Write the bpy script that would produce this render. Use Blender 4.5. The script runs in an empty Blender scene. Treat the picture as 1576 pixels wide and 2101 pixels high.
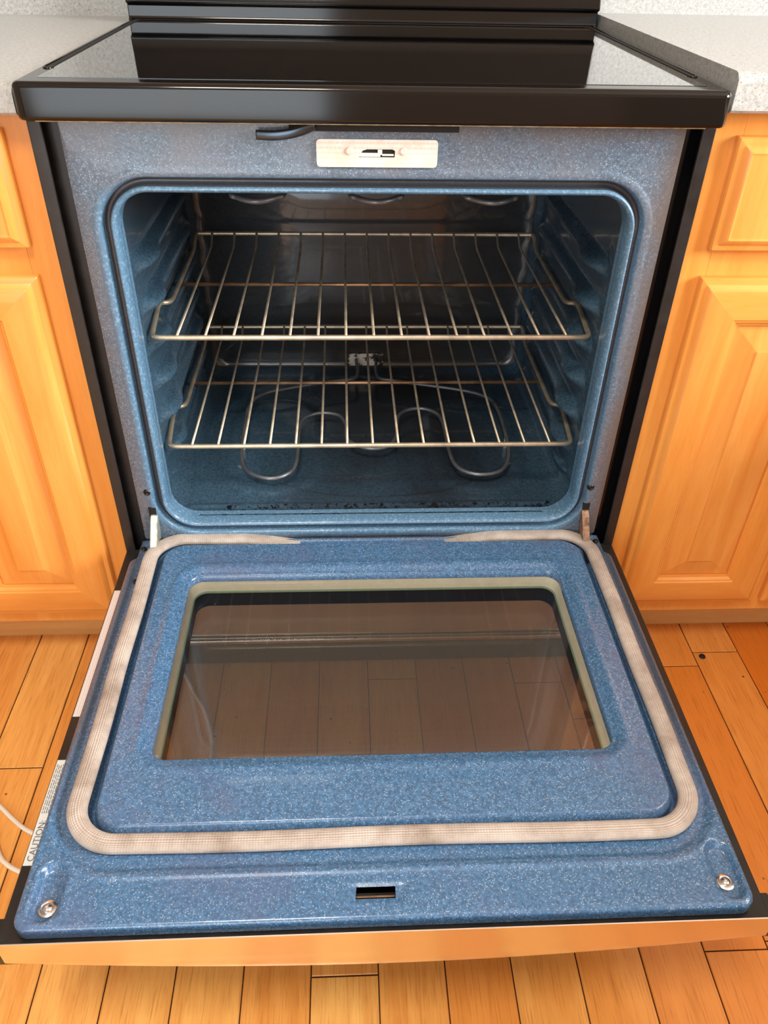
import bpy, bmesh, math, random
from mathutils import Vector, Matrix
random.seed(7)
S = bpy.context.scene
COL = S.collection

# ------------------------------------------------------------------ camera
cam = bpy.data.cameras.new('camera'); camo = bpy.data.objects.new('camera', cam); COL.objects.link(camo)
cam.sensor_fit = 'HORIZONTAL'; cam.sensor_width = 36.0; cam.lens = 1619.37 * 36 / 1576
cam.clip_start = 0.02
camo.location = (-0.03806, -0.94740, 1.05993)
camo.rotation_euler = (0.919696, -0.018840, -0.0433159)
S.camera = camo

# ------------------------------------------------------------------ light, world, exposure
S.view_settings.view_transform = 'Standard'; S.view_settings.look = 'None'
S.view_settings.exposure = 0.15; S.view_settings.gamma = 1.0; S.view_settings.use_curve_mapping = False
W = bpy.data.worlds.new('World'); S.world = W; W.use_nodes = True
W.node_tree.nodes['Background'].inputs[0].default_value = (0.75, 0.87, 1.0, 1)
W.node_tree.nodes['Background'].inputs[1].default_value = 1.0

def area(name, loc, target, sx, sy, power, color):
    l = bpy.data.lights.new(name, 'AREA'); l.shape = 'RECTANGLE'; l.size = sx; l.size_y = sy
    l.energy = power; l.color = color
    o = bpy.data.objects.new(name, l); COL.objects.link(o); o.location = loc
    o.rotation_euler = (Vector(target) - Vector(loc)).to_track_quat('-Z', 'Y').to_euler()
    return o
area('daylight_right_window', (2.94, -1.20, 1.72), (0.0, -1.0, 0.8), 1.6, 1.15, 215, (1.0, 0.96, 0.90))
area('daylight_back_window', (-0.80, -3.12, 1.15), (-0.80, 0.0, 1.15), 1.35, 1.95, 28, (0.90, 0.96, 1.0))
area('ceiling_lamp', (-0.35, -1.25, 2.66), (-0.35, -1.25, 0), 0.5, 0.5, 34, (1.0, 0.90, 0.76))

# ------------------------------------------------------------------ helpers
def lin(c):
    return tuple((x/255/12.92 if x/255 <= 0.04045 else ((x/255+0.055)/1.055)**2.4) for x in c) + (1.0,)

class NT:
    def __init__(s, name):
        s.m = bpy.data.materials.new(name); s.m.use_nodes = True
        s.t = s.m.node_tree; s.n = s.t.nodes; s.b = s.n['Principled BSDF']
        s.out = s.n['Material Output']
    def add(s, ty, **kw):
        nd = s.n.new(ty)
        for k, v in kw.items():
            if k.startswith('_'): nd.inputs[k[1:].replace('_', ' ')].default_value = v
            else: setattr(nd, k, v)
        return nd
    def L(s, a, b): s.t.links.new(a, b)
    def obj(s, scale=(1, 1, 1), loc=(0, 0, 0)):
        tc = s.add('ShaderNodeTexCoord'); mp = s.add('ShaderNodeMapping')
        mp.inputs['Scale'].default_value = scale; mp.inputs['Location'].default_value = loc
        s.L(tc.outputs['Object'], mp.inputs['Vector']); return mp.outputs[0]
    def noise(s, vec, scale, detail=3, rough=0.5, dist=0.0):
        nd = s.add('ShaderNodeTexNoise', _Scale=scale, _Detail=detail, _Roughness=rough, _Distortion=dist)
        s.L(vec, nd.inputs['Vector']); return nd.outputs['Fac']
    def ramp(s, fac, stops, interp='LINEAR'):
        r = s.add('ShaderNodeValToRGB'); e = r.color_ramp.elements; r.color_ramp.interpolation = interp
        e[0].position, e[0].color = stops[0]; e[1].position, e[1].color = stops[-1]
        for p, c in stops[1:-1]:
            x = e.new(p); x.color = c
        s.L(fac, r.inputs[0]); return r.outputs[0]
    def mix(s, fac, a, b, mode='MIX'):
        m = s.add('ShaderNodeMix', data_type='RGBA', blend_type=mode)
        for sock, v in ((m.inputs[0], fac), (m.inputs[6], a), (m.inputs[7], b)):
            if isinstance(v, (int, float, tuple)): sock.default_value = v
            else: s.L(v, sock)
        return m.outputs[2]
    def math(s, op, a, b=0.0, c=0.0, clamp=False):
        m = s.add('ShaderNodeMath', operation=op, use_clamp=clamp)
        for i, v in enumerate((a, b, c)):
            if isinstance(v, (int, float)): m.inputs[i].default_value = v
            else: s.L(v, m.inputs[i])
        return m.outputs[0]
    def xyz(s):
        tc = s.add('ShaderNodeTexCoord'); sp = s.add('ShaderNodeSeparateXYZ'); s.L(tc.outputs['Object'], sp.inputs[0])
        return sp.outputs
    def bump(s, h, strength=0.2, dist=0.001):
        b = s.add('ShaderNodeBump', _Strength=strength, _Distance=dist); s.L(h, b.inputs['Height'])
        s.L(b.outputs[0], s.b.inputs['Normal'])
    def set(s, **kw):
        for k, v in kw.items():
            i = s.b.inputs[k.replace('_', ' ')]
            if isinstance(v, (int, float, tuple)): i.default_value = v
            else: s.L(v, i)
        return s

BW = [(0.0, (0, 0, 0, 1)), (1.0, (1, 1, 1, 1))]
def g(v): return (v, v, v, 1)

def enamel(name, base, spk, spk_amt=0.5, spk_s=0.62, rough=0.22, stain=None, noise_var=0.15, grime=None):
    n = NT(name); v = n.obj()
    vo = n.add('ShaderNodeTexVoronoi', _Scale=620.0); n.L(v, vo.inputs['Vector'])
    sep = n.add('ShaderNodeSeparateColor'); n.L(vo.outputs['Color'], sep.inputs[0])
    pick = n.ramp(sep.outputs[0], [(spk_amt, g(0)), (1.0, g(1))])
    near = n.ramp(vo.outputs['Distance'], [(0.15, g(1)), (0.55, g(0))])
    mask = n.math('MULTIPLY', n.math('MULTIPLY', pick, near), spk_s)
    big = n.noise(v, 9, 4, 0.6)
    dark = tuple(c * 0.62 for c in base[:3]) + (1,)
    fine = n.noise(v, 260, 2)
    bc = n.mix(n.ramp(fine, [(0.35, g(0)), (0.65, g(1))]), dark, base)
    bc = n.mix(mask, bc, spk)
    if stain:
        bc = n.mix(n.ramp(big, [(0.50, g(0)), (0.75, g(0.55))]), bc, stain)
    if grime: bc = grime(n, bc)
    n.set(Base_Color=bc, Roughness=n.math('MULTIPLY_ADD', big, 0.15, rough - 0.07), Coat_Weight=0.45, Coat_Roughness=0.05)
    n.bump(n.noise(v, 60, 2), 0.03, 0.001)
    return n.m

def solid(name, col, rough=0.4, metal=0.0, var=0.0, vscale=30, coat=0.0, stretch=(1, 1, 1), bump=0.0):
    n = NT(name); v = n.obj(stretch)
    if var:
        f = n.noise(v, vscale, 4, 0.6)
        a = tuple(c * (1 - var) for c in col[:3]) + (1,); b = tuple(min(1, c * (1 + var)) for c in col[:3]) + (1,)
        n.set(Base_Color=n.mix(n.ramp(f, [(0.3, g(0)), (0.7, g(1))]), a, b), Roughness=n.math('MULTIPLY_ADD', f, rough * 0.5, rough * 0.75))
        if bump: n.bump(f, bump, 0.001)
    else: n.set(Base_Color=col, Roughness=rough)
    n.set(Metallic=metal, Coat_Weight=coat, Coat_Roughness=0.04)
    return n.m

def frame_grime(n, bc):
    x, y, z = n.xyz()
    nz = n.noise(n.obj(), 12, 4, 0.6)
    # brown baked-on grime in irregular patches: along the right stile, under the lip, down the left stile
    r = n.math('ADD', n.math('MULTIPLY', n.math('SUBTRACT', x, 0.330), 34), n.math('MULTIPLY', nz, 0.9), clamp=False)
    r = n.math('MAXIMUM', 0.0, r, clamp=True)
    t = n.math('ADD', n.math('MULTIPLY', n.math('SUBTRACT', z, 0.868), 40), n.math('MULTIPLY', nz, 1.1))
    t = n.math('MAXIMUM', 0.0, t, clamp=True)
    l = n.math('ADD', n.math('MULTIPLY', n.math('SUBTRACT', -0.337, x), 30), n.math('MULTIPLY', nz, 0.5))
    l = n.math('MAXIMUM', 0.0, l, clamp=True)
    k = n.math('MAXIMUM', n.math('MAXIMUM', n.math('MULTIPLY', r, 0.8), n.math('MULTIPLY', t, 0.6)), n.math('MULTIPLY', l, 0.35))
    bc = n.mix(n.math('MULTIPLY', n.ramp(nz, [(0.4, g(0)), (0.65, g(1))]), 0.45), bc, lin((112, 110, 118)))
    bc = n.mix(k, bc, lin((96, 84, 76)))
    qx = n.math('SUBTRACT', n.math('ABSOLUTE', x), 0.2635); qz = n.math('SUBTRACT', n.math('ABSOLUTE', n.math('SUBTRACT', z, 0.5585)), 0.198)
    px, pz = n.math('MAXIMUM', qx, 0.0), n.math('MAXIMUM', qz, 0.0)
    dd = n.math('SQRT', n.math('ADD', n.math('MULTIPLY', px, px), n.math('MULTIPLY', pz, pz)))
    dd = n.math('ADD', dd, n.math('SUBTRACT', n.math('MINIMUM', n.math('MAXIMUM', qx, qz), 0.0), 0.040))
    clean = n.math('SUBTRACT', 1.0, n.math('MULTIPLY', n.math('SUBTRACT', dd, n.math('ADD', n.math('MULTIPLY_ADD', nz, 0.012, 0.008), n.math('MULTIPLY', n.math('MAXIMUM', n.math('MULTIPLY', n.math('SUBTRACT', -0.30, x), 60.0, clamp=True), n.math('MULTIPLY', n.math('SUBTRACT', 0.33, z), 60.0, clamp=True)), 0.008))), 100.0, clamp=True))
    fresh = n.mix(n.ramp(n.noise(n.obj(), 300, 2), [(0.5, g(0)), (0.7, g(1))]), lin((84, 122, 154)), lin((120, 156, 184)))
    bc = n.mix(clean, bc, fresh)
    groove = n.math('COMPARE', dd, 0.0122, 0.0040)
    return n.mix(n.math('MULTIPLY', groove, 0.85), bc, lin((58, 48, 42)))

def cavity_grime_and_shade(n, bc):
    x, y, z = n.xyz()
    nz = n.noise(n.obj(), 95, 5, 0.75, 0.5)
    bl = n.ramp(nz, [(0.53, g(0)), (0.57, g(1))])
    m = n.math('MULTIPLY', n.math('COMPARE', y, 0.030, 0.016), n.math('LESS_THAN', z, 0.334))
    m = n.math('MULTIPLY', m, n.math('COMPARE', x, 0.03, 0.26))
    bc = n.mix(n.math('MULTIPLY', m, bl), bc, lin((12, 14, 20)))
    # brown film down the liner's middle, with the unlit interior's shade painted in
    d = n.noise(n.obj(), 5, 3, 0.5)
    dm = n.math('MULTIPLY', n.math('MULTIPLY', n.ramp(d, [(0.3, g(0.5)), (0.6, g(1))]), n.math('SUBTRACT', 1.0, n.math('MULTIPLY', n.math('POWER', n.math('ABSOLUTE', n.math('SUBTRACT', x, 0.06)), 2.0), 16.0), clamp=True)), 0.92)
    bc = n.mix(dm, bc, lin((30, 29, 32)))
    return n.mix(n.math('MULTIPLY', n.math('GREATER_THAN', y, 0.496), 0.7), bc, lin((58, 50, 42)))  # back wall film, its colour deepened to paint in the dimness there

def door_grime(n, bc):
    x, y, z = n.xyz(); nz = n.noise(n.obj(), 7, 4, 0.6)
    e = n.math('ADD', n.math('MULTIPLY', n.math('SUBTRACT', n.math('ABSOLUTE', x), 0.343), 120), n.math('MULTIPLY', n.math('SUBTRACT', nz, 0.5), 1.2))
    e = n.math('MULTIPLY', n.math('MAXIMUM', e, 0.0, clamp=True), n.math('GREATER_THAN', y, -0.46))
    f = n.math('MULTIPLY', n.math('ADD', y, 0.46), 9.0, clamp=True)
    return n.mix(n.math('MULTIPLY', n.math('MULTIPLY', e, f), 0.75), bc, lin((78, 78, 84)))

BLUE = lin((82, 116, 158)); SPK = lin((205, 225, 240))
M = {}
M['frame'] = enamel('blue_speckled_enamel_grimy', lin((92, 114, 138)), SPK, grime=frame_grime, rough=0.42)
M['doorblue'] = enamel('blue_speckled_enamel', lin((76, 118, 162)), lin((200, 220, 240)), rough=0.26, stain=lin((92, 96, 128)), grime=door_grime)
M['cavity'] = enamel('blue_oven_liner_enamel', lin((64, 92, 114)), lin((86, 114, 136)), spk_amt=0.8, spk_s=0.3, rough=0.2, grime=cavity_grime_and_shade)
M['black'] = solid('glossy_black_enamel', lin((14, 13, 14)), 0.10, coat=0.0)
M['blacksatin'] = solid('satin_black_paint', lin((34, 33, 34)), 0.35, var=0.25, vscale=60)
M['dark'] = solid('dark_cavity_black', (0.004, 0.004, 0.004, 1), 0.7)
M['chrome'] = solid('rack_wire_steel', lin((200, 186, 164)), 0.36, metal=0.7, var=0.25, vscale=40, stretch=(1, 1, 1))
M['rust'] = solid('stained_wire_steel', lin((170, 135, 105)), 0.42, metal=0.75, var=0.45, vscale=28)
M['element'] = solid('grey_element_sheath', lin((120, 124, 130)), 0.38, metal=0.6, var=0.2)
M['screw'] = solid('bright_screw_steel', lin((225, 222, 220)), 0.22, metal=1.0, var=0.15, vscale=200)
M['screwdark'] = solid('dark_screw', lin((60, 55, 52)), 0.3, metal=0.8)
M['cream'] = solid('cream_sealant', lin((246, 246, 228)), 0.35, var=0.06, vscale=60)
M['navy'] = solid('navy_window_spacer', lin((34, 48, 66)), 0.35, var=0.15)
M['zinc'] = solid('zinc_hinge_steel', lin((205, 210, 200)), 0.38, metal=0.7, var=0.35, vscale=90)
M['hingerust'] = solid('rusty_hinge_steel', lin((150, 118, 98)), 0.5, metal=0.5, var=0.55, vscale=110)
M['strip'] = solid('yellowed_trim_strip', lin((205, 190, 150)), 0.6, var=0.5, vscale=70, stretch=(1, 1, 1))
M['cord'] = solid('white_cord_jacket', lin((232, 226, 214)), 0.4, var=0.05)
M['knob'] = M['black']

def mat_cooktop():
    n = NT('black_ceramic_glass'); v = n.obj()
    vo = n.add('ShaderNodeTexVoronoi', _Scale=120.0); n.L(v, vo.inputs['Vector'])
    sep = n.add('ShaderNodeSeparateColor'); n.L(vo.outputs['Color'], sep.inputs[0])
    sp = n.math('MULTIPLY', n.ramp(sep.outputs[0], [(0.9, g(0)), (1.0, g(1))]), n.ramp(vo.outputs['Distance'], [(0.04, g(1)), (0.10, g(0))]))
    f = n.noise(v, 14, 5, 0.7)
    n.set(Base_Color=n.mix(sp, lin((13, 12, 13)), lin((150, 145, 140))), Roughness=n.math('MULTIPLY_ADD', f, 0.07, 0.02),
          Coat_Weight=1.0, Coat_Roughness=0.02, IOR=1.7)
    return n.m
M['glasstop'] = mat_cooktop()

def mat_steel():
    n = NT('brushed_stainless_steel'); v = n.obj((2, 60, 400))
    f = n.noise(v, 6, 3)
    n.set(Base_Color=lin((238, 232, 224)), Metallic=1.0, Roughness=n.math('MULTIPLY_ADD', f, 0.16, 0.14))
    n.bump(f, 0.03, 0.0005)
    return n.m
M['steel'] = mat_steel()

def mat_gasket():
    n = NT('woven_fibreglass_gasket')
    tc = n.add('ShaderNodeTexCoord'); sp = n.add('ShaderNodeSeparateXYZ'); n.L(tc.outputs['UV'], sp.inputs[0])
    st = n.math('SINE', n.math('MULTIPLY', sp.outputs[0], 6.2832 * 30))
    br = n.math('SINE', n.math('MULTIPLY', sp.outputs[1], 6.2832 * 330))
    h = n.math('ADD', n.math('MULTIPLY', st, 0.5), n.math('MULTIPLY', br, 0.25))
    nz = n.noise(n.obj(), 22, 5, 0.65)
    c = n.mix(n.ramp(nz, [(0.35, g(0)), (0.72, g(1))]), lin((206, 198, 192)), lin((150, 136, 126)))
    c = n.mix(n.ramp(n.math('MULTIPLY_ADD', st, 0.5, 0.5), [(0.0, g(0.5)), (0.5, g(0))]), c, lin((130, 112, 104)))
    n.set(Base_Color=c, Roughness=0.75); n.bump(h, 0.5, 0.0008)
    return n.m
M['gasket'] = mat_gasket()

def mat_wood(name, a, b, axis, dark=None, rough=0.28, seed=0.0):
    n = NT(name)
    sc = {'Z': (14, 14, 1.3), 'X': (1.3, 14, 14)}[axis]
    v = n.obj(sc, (seed, seed * 2, seed))
    f = n.noise(v, 2.2, 5, 0.62, 0.6)
    v2 = n.obj(tuple(s * 6 for s in sc), (seed, 0, 0)); f2 = n.noise(v2, 3, 3, 0.6)
    c = n.mix(n.ramp(f, [(0.3, g(0)), (0.72, g(1))]), a, b)
    c = n.mix(n.math('MULTIPLY', n.ramp(f2, [(0.5, g(0)), (0.8, g(1))]), 0.25), c, dark or tuple(x * 0.6 for x in a[:3]) + (1,))
    n.set(Base_Color=c, Roughness=rough, Coat_Weight=0.3, Coat_Roughness=0.15); n.bump(f2, 0.05, 0.0008)
    return n.m
MA, MB_ = lin((238, 166, 84)), lin((226, 142, 60))
M['maple_v'] = mat_wood('honey_maple_upright', MA, MB_, 'Z')
M['maple_h'] = mat_wood('honey_maple_level', MA, MB_, 'X', seed=3.1)
M['maple_p'] = mat_wood('honey_maple_panel', lin((240, 172, 92)), MB_, 'Z', seed=7.7)
M['toe'] = mat_wood('pale_maple_plinth', lin((214, 165, 100)), lin((198, 140, 80)), 'X', seed=5.5, rough=0.4)

def mat_floor():
    n = NT('oak_strip_floor')
    at = n.add('ShaderNodeAttribute', attribute_name='board'); at.attribute_type = 'GEOMETRY'
    sep = n.add('ShaderNodeSeparateColor'); n.L(at.outputs['Color'], sep.inputs[0])
    tc = n.add('ShaderNodeTexCoord'); cx = n.add('ShaderNodeCombineXYZ')
    n.L(n.math('MULTIPLY', sep.outputs[0], 17.0), cx.inputs[0]); n.L(n.math('MULTIPLY', sep.outputs[1], 23.0), cx.inputs[1])
    ad = n.add('ShaderNodeVectorMath', operation='ADD'); n.L(tc.outputs['Object'], ad.inputs[0]); n.L(cx.outputs[0], ad.inputs[1])
    def mp(s):
        m = n.add('ShaderNodeMapping'); m.inputs['Scale'].default_value = s; n.L(ad.outputs[0], m.inputs[0]); return m.outputs[0]
    f = n.noise(mp((26, 3, 1)), 1.0, 6, 0.6, 1.6)
    pore = n.noise(mp((420, 16, 1)), 1.0, 3, 0.6)
    c = n.mix(sep.outputs[2], lin((250, 196, 112)), lin((216, 118, 34)))
    c = n.mix(n.math('MULTIPLY', n.ramp(f, [(0.35, g(0)), (0.7, g(1))]), 0.55), c, lin((205, 122, 44)))
    c = n.mix(n.math('MULTIPLY', n.ramp(pore, [(0.52, g(0)), (0.75, g(1))]), 0.5), c, lin((140, 72, 18)))
    vo = n.add('ShaderNodeTexVoronoi', _Scale=30.0); n.L(ad.outputs[0], vo.inputs['Vector'])
    s2 = n.add('ShaderNodeSeparateColor'); n.L(vo.outputs['Color'], s2.inputs[0])
    kn = n.math('MULTIPLY', n.ramp(s2.outputs[0], [(0.72, g(0)), (0.74, g(1))]), n.ramp(vo.outputs['Distance'], [(0.03, g(1)), (0.08, g(0))]))
    c = n.mix(kn, c, lin((70, 34, 14)))
    n.set(Base_Color=c, Roughness=n.math('MULTIPLY_ADD', f, 0.12, 0.26), Coat_Weight=0.2, Coat_Roughness=0.12)
    n.bump(pore, 0.12, 0.0006)
    return n.m
M['floor'] = mat_floor()

def mat_laminate(name, speck):
    n = NT(name); v = n.obj()
    a = n.noise(v, 200, 3, 0.7); b = n.noise(v, 420, 2, 0.6)
    c = n.mix(n.ramp(a, [(0.36, g(0)), (0.62, g(1))]), lin((164, 168, 170)), lin((190, 194, 196)))
    c = n.mix(n.math('MULTIPLY', n.ramp(b, [(0.60, g(0)), (0.68, g(1))]), speck), c, lin((110, 108, 104)))
    n.set(Base_Color=c, Roughness=0.3); return n.m
M['laminate'] = mat_laminate('speckled_grey_laminate', 0.85)

def mat_text_label(name, base, ink, stain=None, sy=300.0, axis='xz'):
    n = NT(name); x, y, z = n.xyz()
    row = {'xz': z, 'yx': x}[axis]; run = {'xz': x, 'yx': y}[axis]
    ln = n.math('GREATER_THAN', n.math('SINE', n.math('MULTIPLY', row, 6.2832 * sy)), 0.25)
    cb = n.add('ShaderNodeCombineXYZ'); n.L(n.math('MULTIPLY', run, 900.0), cb.inputs[0]); n.L(n.math('FLOOR', n.math('MULTIPLY', row, sy)), cb.inputs[1])
    wd = n.noise(cb.outputs[0], 1.0, 1)
    m = n.math('MULTIPLY', ln, n.ramp(wd, [(0.45, g(0)), (0.52, g(1))]))
    c = n.mix(n.math('MULTIPLY', m, 0.30), base, ink)
    if stain:
        s = n.noise(n.obj(), 40, 4, 0.6)
        c = n.mix(n.math('MULTIPLY', n.ramp(s, [(0.42, g(0)), (0.65, g(1))]), 0.7), c, stain)
    n.set(Base_Color=c, Roughness=0.35); return n.m
M['latchlabel'] = mat_text_label('stained_white_plate', lin((242, 238, 232)), lin((120, 110, 110)), lin((224, 204, 188)), 190.0)
M['sidelabel'] = mat_text_label('white_paper_label', lin((236, 234, 238)), lin((90, 90, 120)), None, 330.0, 'yx')
M['paper'] = solid('plain_white_label', lin((226, 236, 240)), 0.4)
M['ink'] = solid('grey_label_ink', lin((100, 110, 120)), 0.6)

def mat_pane(name, tint, meshdots=False):
    n = NT(name)
    n.n.remove(n.b)
    tr = n.add('ShaderNodeBsdfTransparent'); tr.inputs[0].default_value = tint
    gl = n.add('ShaderNodeBsdfGlossy'); gl.inputs['Roughness'].default_value = 0.02
    fr = n.add('ShaderNodeFresnel', _IOR=1.52)
    mx = n.add('ShaderNodeMixShader')
    n.L(n.math('MULTIPLY', fr.outputs[0], 1.25, clamp=True), mx.inputs[0]); n.L(tr.outputs[0], mx.inputs[1]); n.L(gl.outputs[0], mx.inputs[2])
    last = mx.outputs[0]
    if meshdots:
        x, y, z = n.xyz(); s = 380.0
        a = n.math('ADD', n.math('MULTIPLY', x, s), n.math('MULTIPLY', y, s)); b = n.math('SUBTRACT', n.math('MULTIPLY', x, s), n.math('MULTIPLY', y, s))
        d = n.math('MULTIPLY', n.math('SINE', n.math('MULTIPLY', a, math.pi)), n.math('SINE', n.math('MULTIPLY', b, math.pi)))
        hole = n.math('GREATER_THAN', n.math('ABSOLUTE', d), 0.50)
        pr = n.add('ShaderNodeBsdfPrincipled'); pr.inputs['Base Color'].default_value = lin((112, 108, 106)); pr.inputs['Roughness'].default_value = 0.4
        m2 = n.add('ShaderNodeMixShader'); n.L(hole, m2.inputs[0]); n.L(pr.outputs[0], m2.inputs[1]); n.L(last, m2.inputs[2])
        last = m2.outputs[0]
    n.L(last, n.out.inputs[0]); return n.m
M['pane'] = mat_pane('clear_oven_glass', (0.93, 0.95, 0.94, 1))
M['meshpane'] = mat_pane('dotted_outer_glass', (0.82, 0.78, 0.76, 1), True)
M['windowglass'] = mat_pane('window_glass', (0.95, 0.97, 0.97, 1))
M['wall'] = solid('tan_wall_paint', lin((150, 136, 118)), 0.7, var=0.04, vscale=3)
M['ceil'] = solid('white_ceiling_paint', lin((205, 200, 192)), 0.8)
M['gap'] = solid('dark_floor_gap', lin((70, 34, 14)), 0.8)
M['terminal'] = None

# ------------------------------------------------------------------ object helpers
def link(name, me, mat, parent=None, smooth=True, auto=None):
    o = bpy.data.objects.new(name, me); COL.objects.link(o)
    if mat: me.materials.append(mat)
    if smooth:
        for p in me.polygons: p.use_smooth = True
        if auto is not None:
            try: me.set_sharp_from_angle(angle=math.radians(auto))
            except Exception: pass
    if parent is not None:
        o.parent = parent
        if parent.type == 'EMPTY': o.matrix_parent_inverse = Matrix.Translation(-Vector(parent.location))
    return o
def wn(o):
    m = o.modifiers.new('wn', 'WEIGHTED_NORMAL'); m.weight = 100; m.keep_sharp = True; return m
def thing(name, label, cat, loc=(0, 0, 0), group=None):
    o = bpy.data.objects.new(name, None); COL.objects.link(o); o.location = loc
    o.empty_display_size = 0.05
    o['label'] = label; o['category'] = cat
    if group: o['group'] = group
    return o
def structure(o): o['kind'] = 'structure'; return o
def mesh(name, V, F):
    me = bpy.data.meshes.new(name); me.from_pydata([tuple(v) for v in V], [], F); me.update(); return me
def fix(me):
    bm = bmesh.new(); bm.from_mesh(me); bmesh.ops.recalc_face_normals(bm, faces=bm.faces); bm.to_mesh(me); bm.free(); return me

def boxes(name, bl, mat, parent=None, bevel=0.001, seg=2):
    """bl: list of (x0,x1,y0,y1,z0,z1) that belong to one part"""
    bm = bmesh.new()
    for x0, x1, y0, y1, z0, z1 in bl:
        r = bmesh.ops.create_cube(bm, size=1.0)
        for v in r['verts']:
            v.co = Vector(((x0 + x1) / 2 + v.co.x * (x1 - x0), (y0 + y1) / 2 + v.co.y * (y1 - y0), (z0 + z1) / 2 + v.co.z * (z1 - z0)))
    if bevel:
        bmesh.ops.bevel(bm, geom=bm.edges[:], offset=bevel, segments=seg, affect='EDGES', profile=0.5)
    me = bpy.data.meshes.new(name); bm.to_mesh(me); bm.free()
    o = link(name, me, mat, parent, bool(bevel))
    if bevel: wn(o)
    return o

def rrect(x0, x1, y0, y1, r, ns=(1, 1), nc=8):
    """closed rounded-rectangle loop; ns = points along x sides / y sides; CCW from lower left"""
    P = []
    def side(a, b, n):
        for i in range(n): t = i / n; P.append((a[0] + (b[0] - a[0]) * t, a[1] + (b[1] - a[1]) * t))
    def arc(cx, cy, a0):
        for i in range(nc): a = a0 + (math.pi / 2) * i / nc; P.append((cx + r * math.cos(a), cy + r * math.sin(a)))
    side((x0 + r, y0), (x1 - r, y0), ns[0]); arc(x1 - r, y0 + r, -math.pi / 2)
    side((x1, y0 + r), (x1, y1 - r), ns[1]); arc(x1 - r, y1 - r, 0)
    side((x1 - r, y1), (x0 + r, y1), ns[0]); arc(x0 + r, y1 - r, math.pi / 2)
    side((x0, y1 - r), (x0, y0 + r), ns[1]); arc(x0 + r, y0 + r, math.pi)
    return P
def rings(loops, cap0=False, cap1=False):
    n = len(loops[0]); V = [p for l in loops for p in l]; F = []
    for k in range(len(loops) - 1):
        for i in range(n):
            j = (i + 1) % n; F.append((k * n + i, k * n + j, (k + 1) * n + j, (k + 1) * n + i))
    if cap0: F.append(tuple(reversed(range(n))))
    if cap1: F.append(tuple(range((len(loops) - 1) * n, len(loops) * n)))
    return V, F

def smooth_path(P, closed=False, sub=6):
    P = [Vector(p) for p in P]; n = len(P); out = []
    rng = range(n) if closed else range(n - 1)
    for i in rng:
        p0 = P[(i - 1) % n] if closed or i > 0 else P[i]; p1 = P[i]; p2 = P[(i + 1) % n]
        p3 = P[(i + 2) % n] if closed or i + 2 < n else P[i + 1]
        for k in range(sub):
            t = k / sub
            out.append(0.5 * ((2 * p1) + (-p0 + p2) * t + (2 * p0 - 5 * p1 + 4 * p2 - p3) * t * t + (-p0 + 3 * p1 - 3 * p2 + p3) * t ** 3))
    if not closed: out.append(P[-1])
    return out
def round_path(P, r, closed=False, seg=6):
    """polyline with filleted corners"""
    P = [Vector(p) for p in P]; n = len(P); out = []
    for i in range(n):
        if not closed and i in (0, n - 1): out.append(P[i]); continue
        a = P[(i - 1) % n] - P[i]; b = P[(i + 1) % n] - P[i]
        rr = min(r, a.length * 0.48, b.length * 0.48)
        p, q = P[i] + a.normalized() * rr, P[i] + b.normalized() * rr
        for k in range(seg + 1):
            t = k / seg; out.append((1 - t) ** 2 * p + 2 * t * (1 - t) * P[i] + t * t * q)
    return out
def tube(name, P, r, mat, parent=None, closed=False, seg=10, sec=None, up=None):
    P = [Vector(p) for p in P]; n = len(P); V = []; F = []; UV = []
    T = []
    for i in range(n):
        a = P[(i - 1) % n] if closed or i > 0 else P[i]; b = P[(i + 1) % n] if closed or i < n - 1 else P[i]
        T.append((b - a).normalized())
    u = up or (Vector((0, 0, 1)) if abs(T[0].z) < 0.9 else Vector((1, 0, 0)))
    u = (u - T[0] * u.dot(T[0])).normalized(); L = 0; LL = []
    for i in range(n):
        if up is not None: u = (up - T[i] * up.dot(T[i])).normalized()
        else: u = (u - T[i] * u.dot(T[i])).normalized()
        w = T[i].cross(u)
        for k in range(seg):
            a = 2 * math.pi * k / seg
            cx, cy = (math.cos(a) * r, math.sin(a) * r) if sec is None else sec(a)
            V.append(P[i] + w * cx + u * cy)
        LL.append(L)
        if i < n - 1: L += (P[i + 1] - P[i]).length
    LL.append(L + (P[0] - P[-1]).length)
    R = n if closed else n - 1
    for i in range(R):
        j = (i + 1) % n
        for k in range(seg):
            m = (k + 1) % seg; F.append((i * seg + k, i * seg + m, j * seg + m, j * seg + k))
            UV.append(((k / seg, LL[i]), ((k + 1) / seg, LL[i]), ((k + 1) / seg, LL[i + 1]), (k / seg, LL[i + 1])))
    if not closed:
        F.append(tuple(range(seg - 1, -1, -1))); F.append(tuple(range((n - 1) * seg, n * seg)))
    me = mesh(name, V, F); uvl = me.uv_layers.new(name='UVMap')
    for fi, uv in enumerate(UV):
        for c in range(4): uvl.data[me.polygons[fi].loop_start + c].uv = uv[c]
    return link(name, fix(me), mat, parent)
def lathe(name, prof, mat, parent, loc, axis='Z', seg=20):
    V = []; F = []
    for r, h in prof:
        for k in range(seg):
            a = 2 * math.pi * k / seg
            p = {'Z': (r * math.cos(a), r * math.sin(a), h), 'Y': (r * math.cos(a), -h, r * math.sin(a))}[axis]
            V.append(Vector(p) + Vector(loc))
    for i in range(len(prof) - 1):
        for k in range(seg):
            m = (k + 1) % seg; F.append((i * seg + k, i * seg + m, (i + 1) * seg + m, (i + 1) * seg + k))
    F.append(tuple(range(seg))); F.append(tuple(range((len(prof) - 1) * seg, len(prof) * seg)))
    return link(name, fix(mesh(name, V, F)), mat, parent, True, 50)
def sst(a, b, x):
    t = max(0.0, min(1.0, (x - a) / (b - a))); return t * t * (3 - 2 * t)
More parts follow.
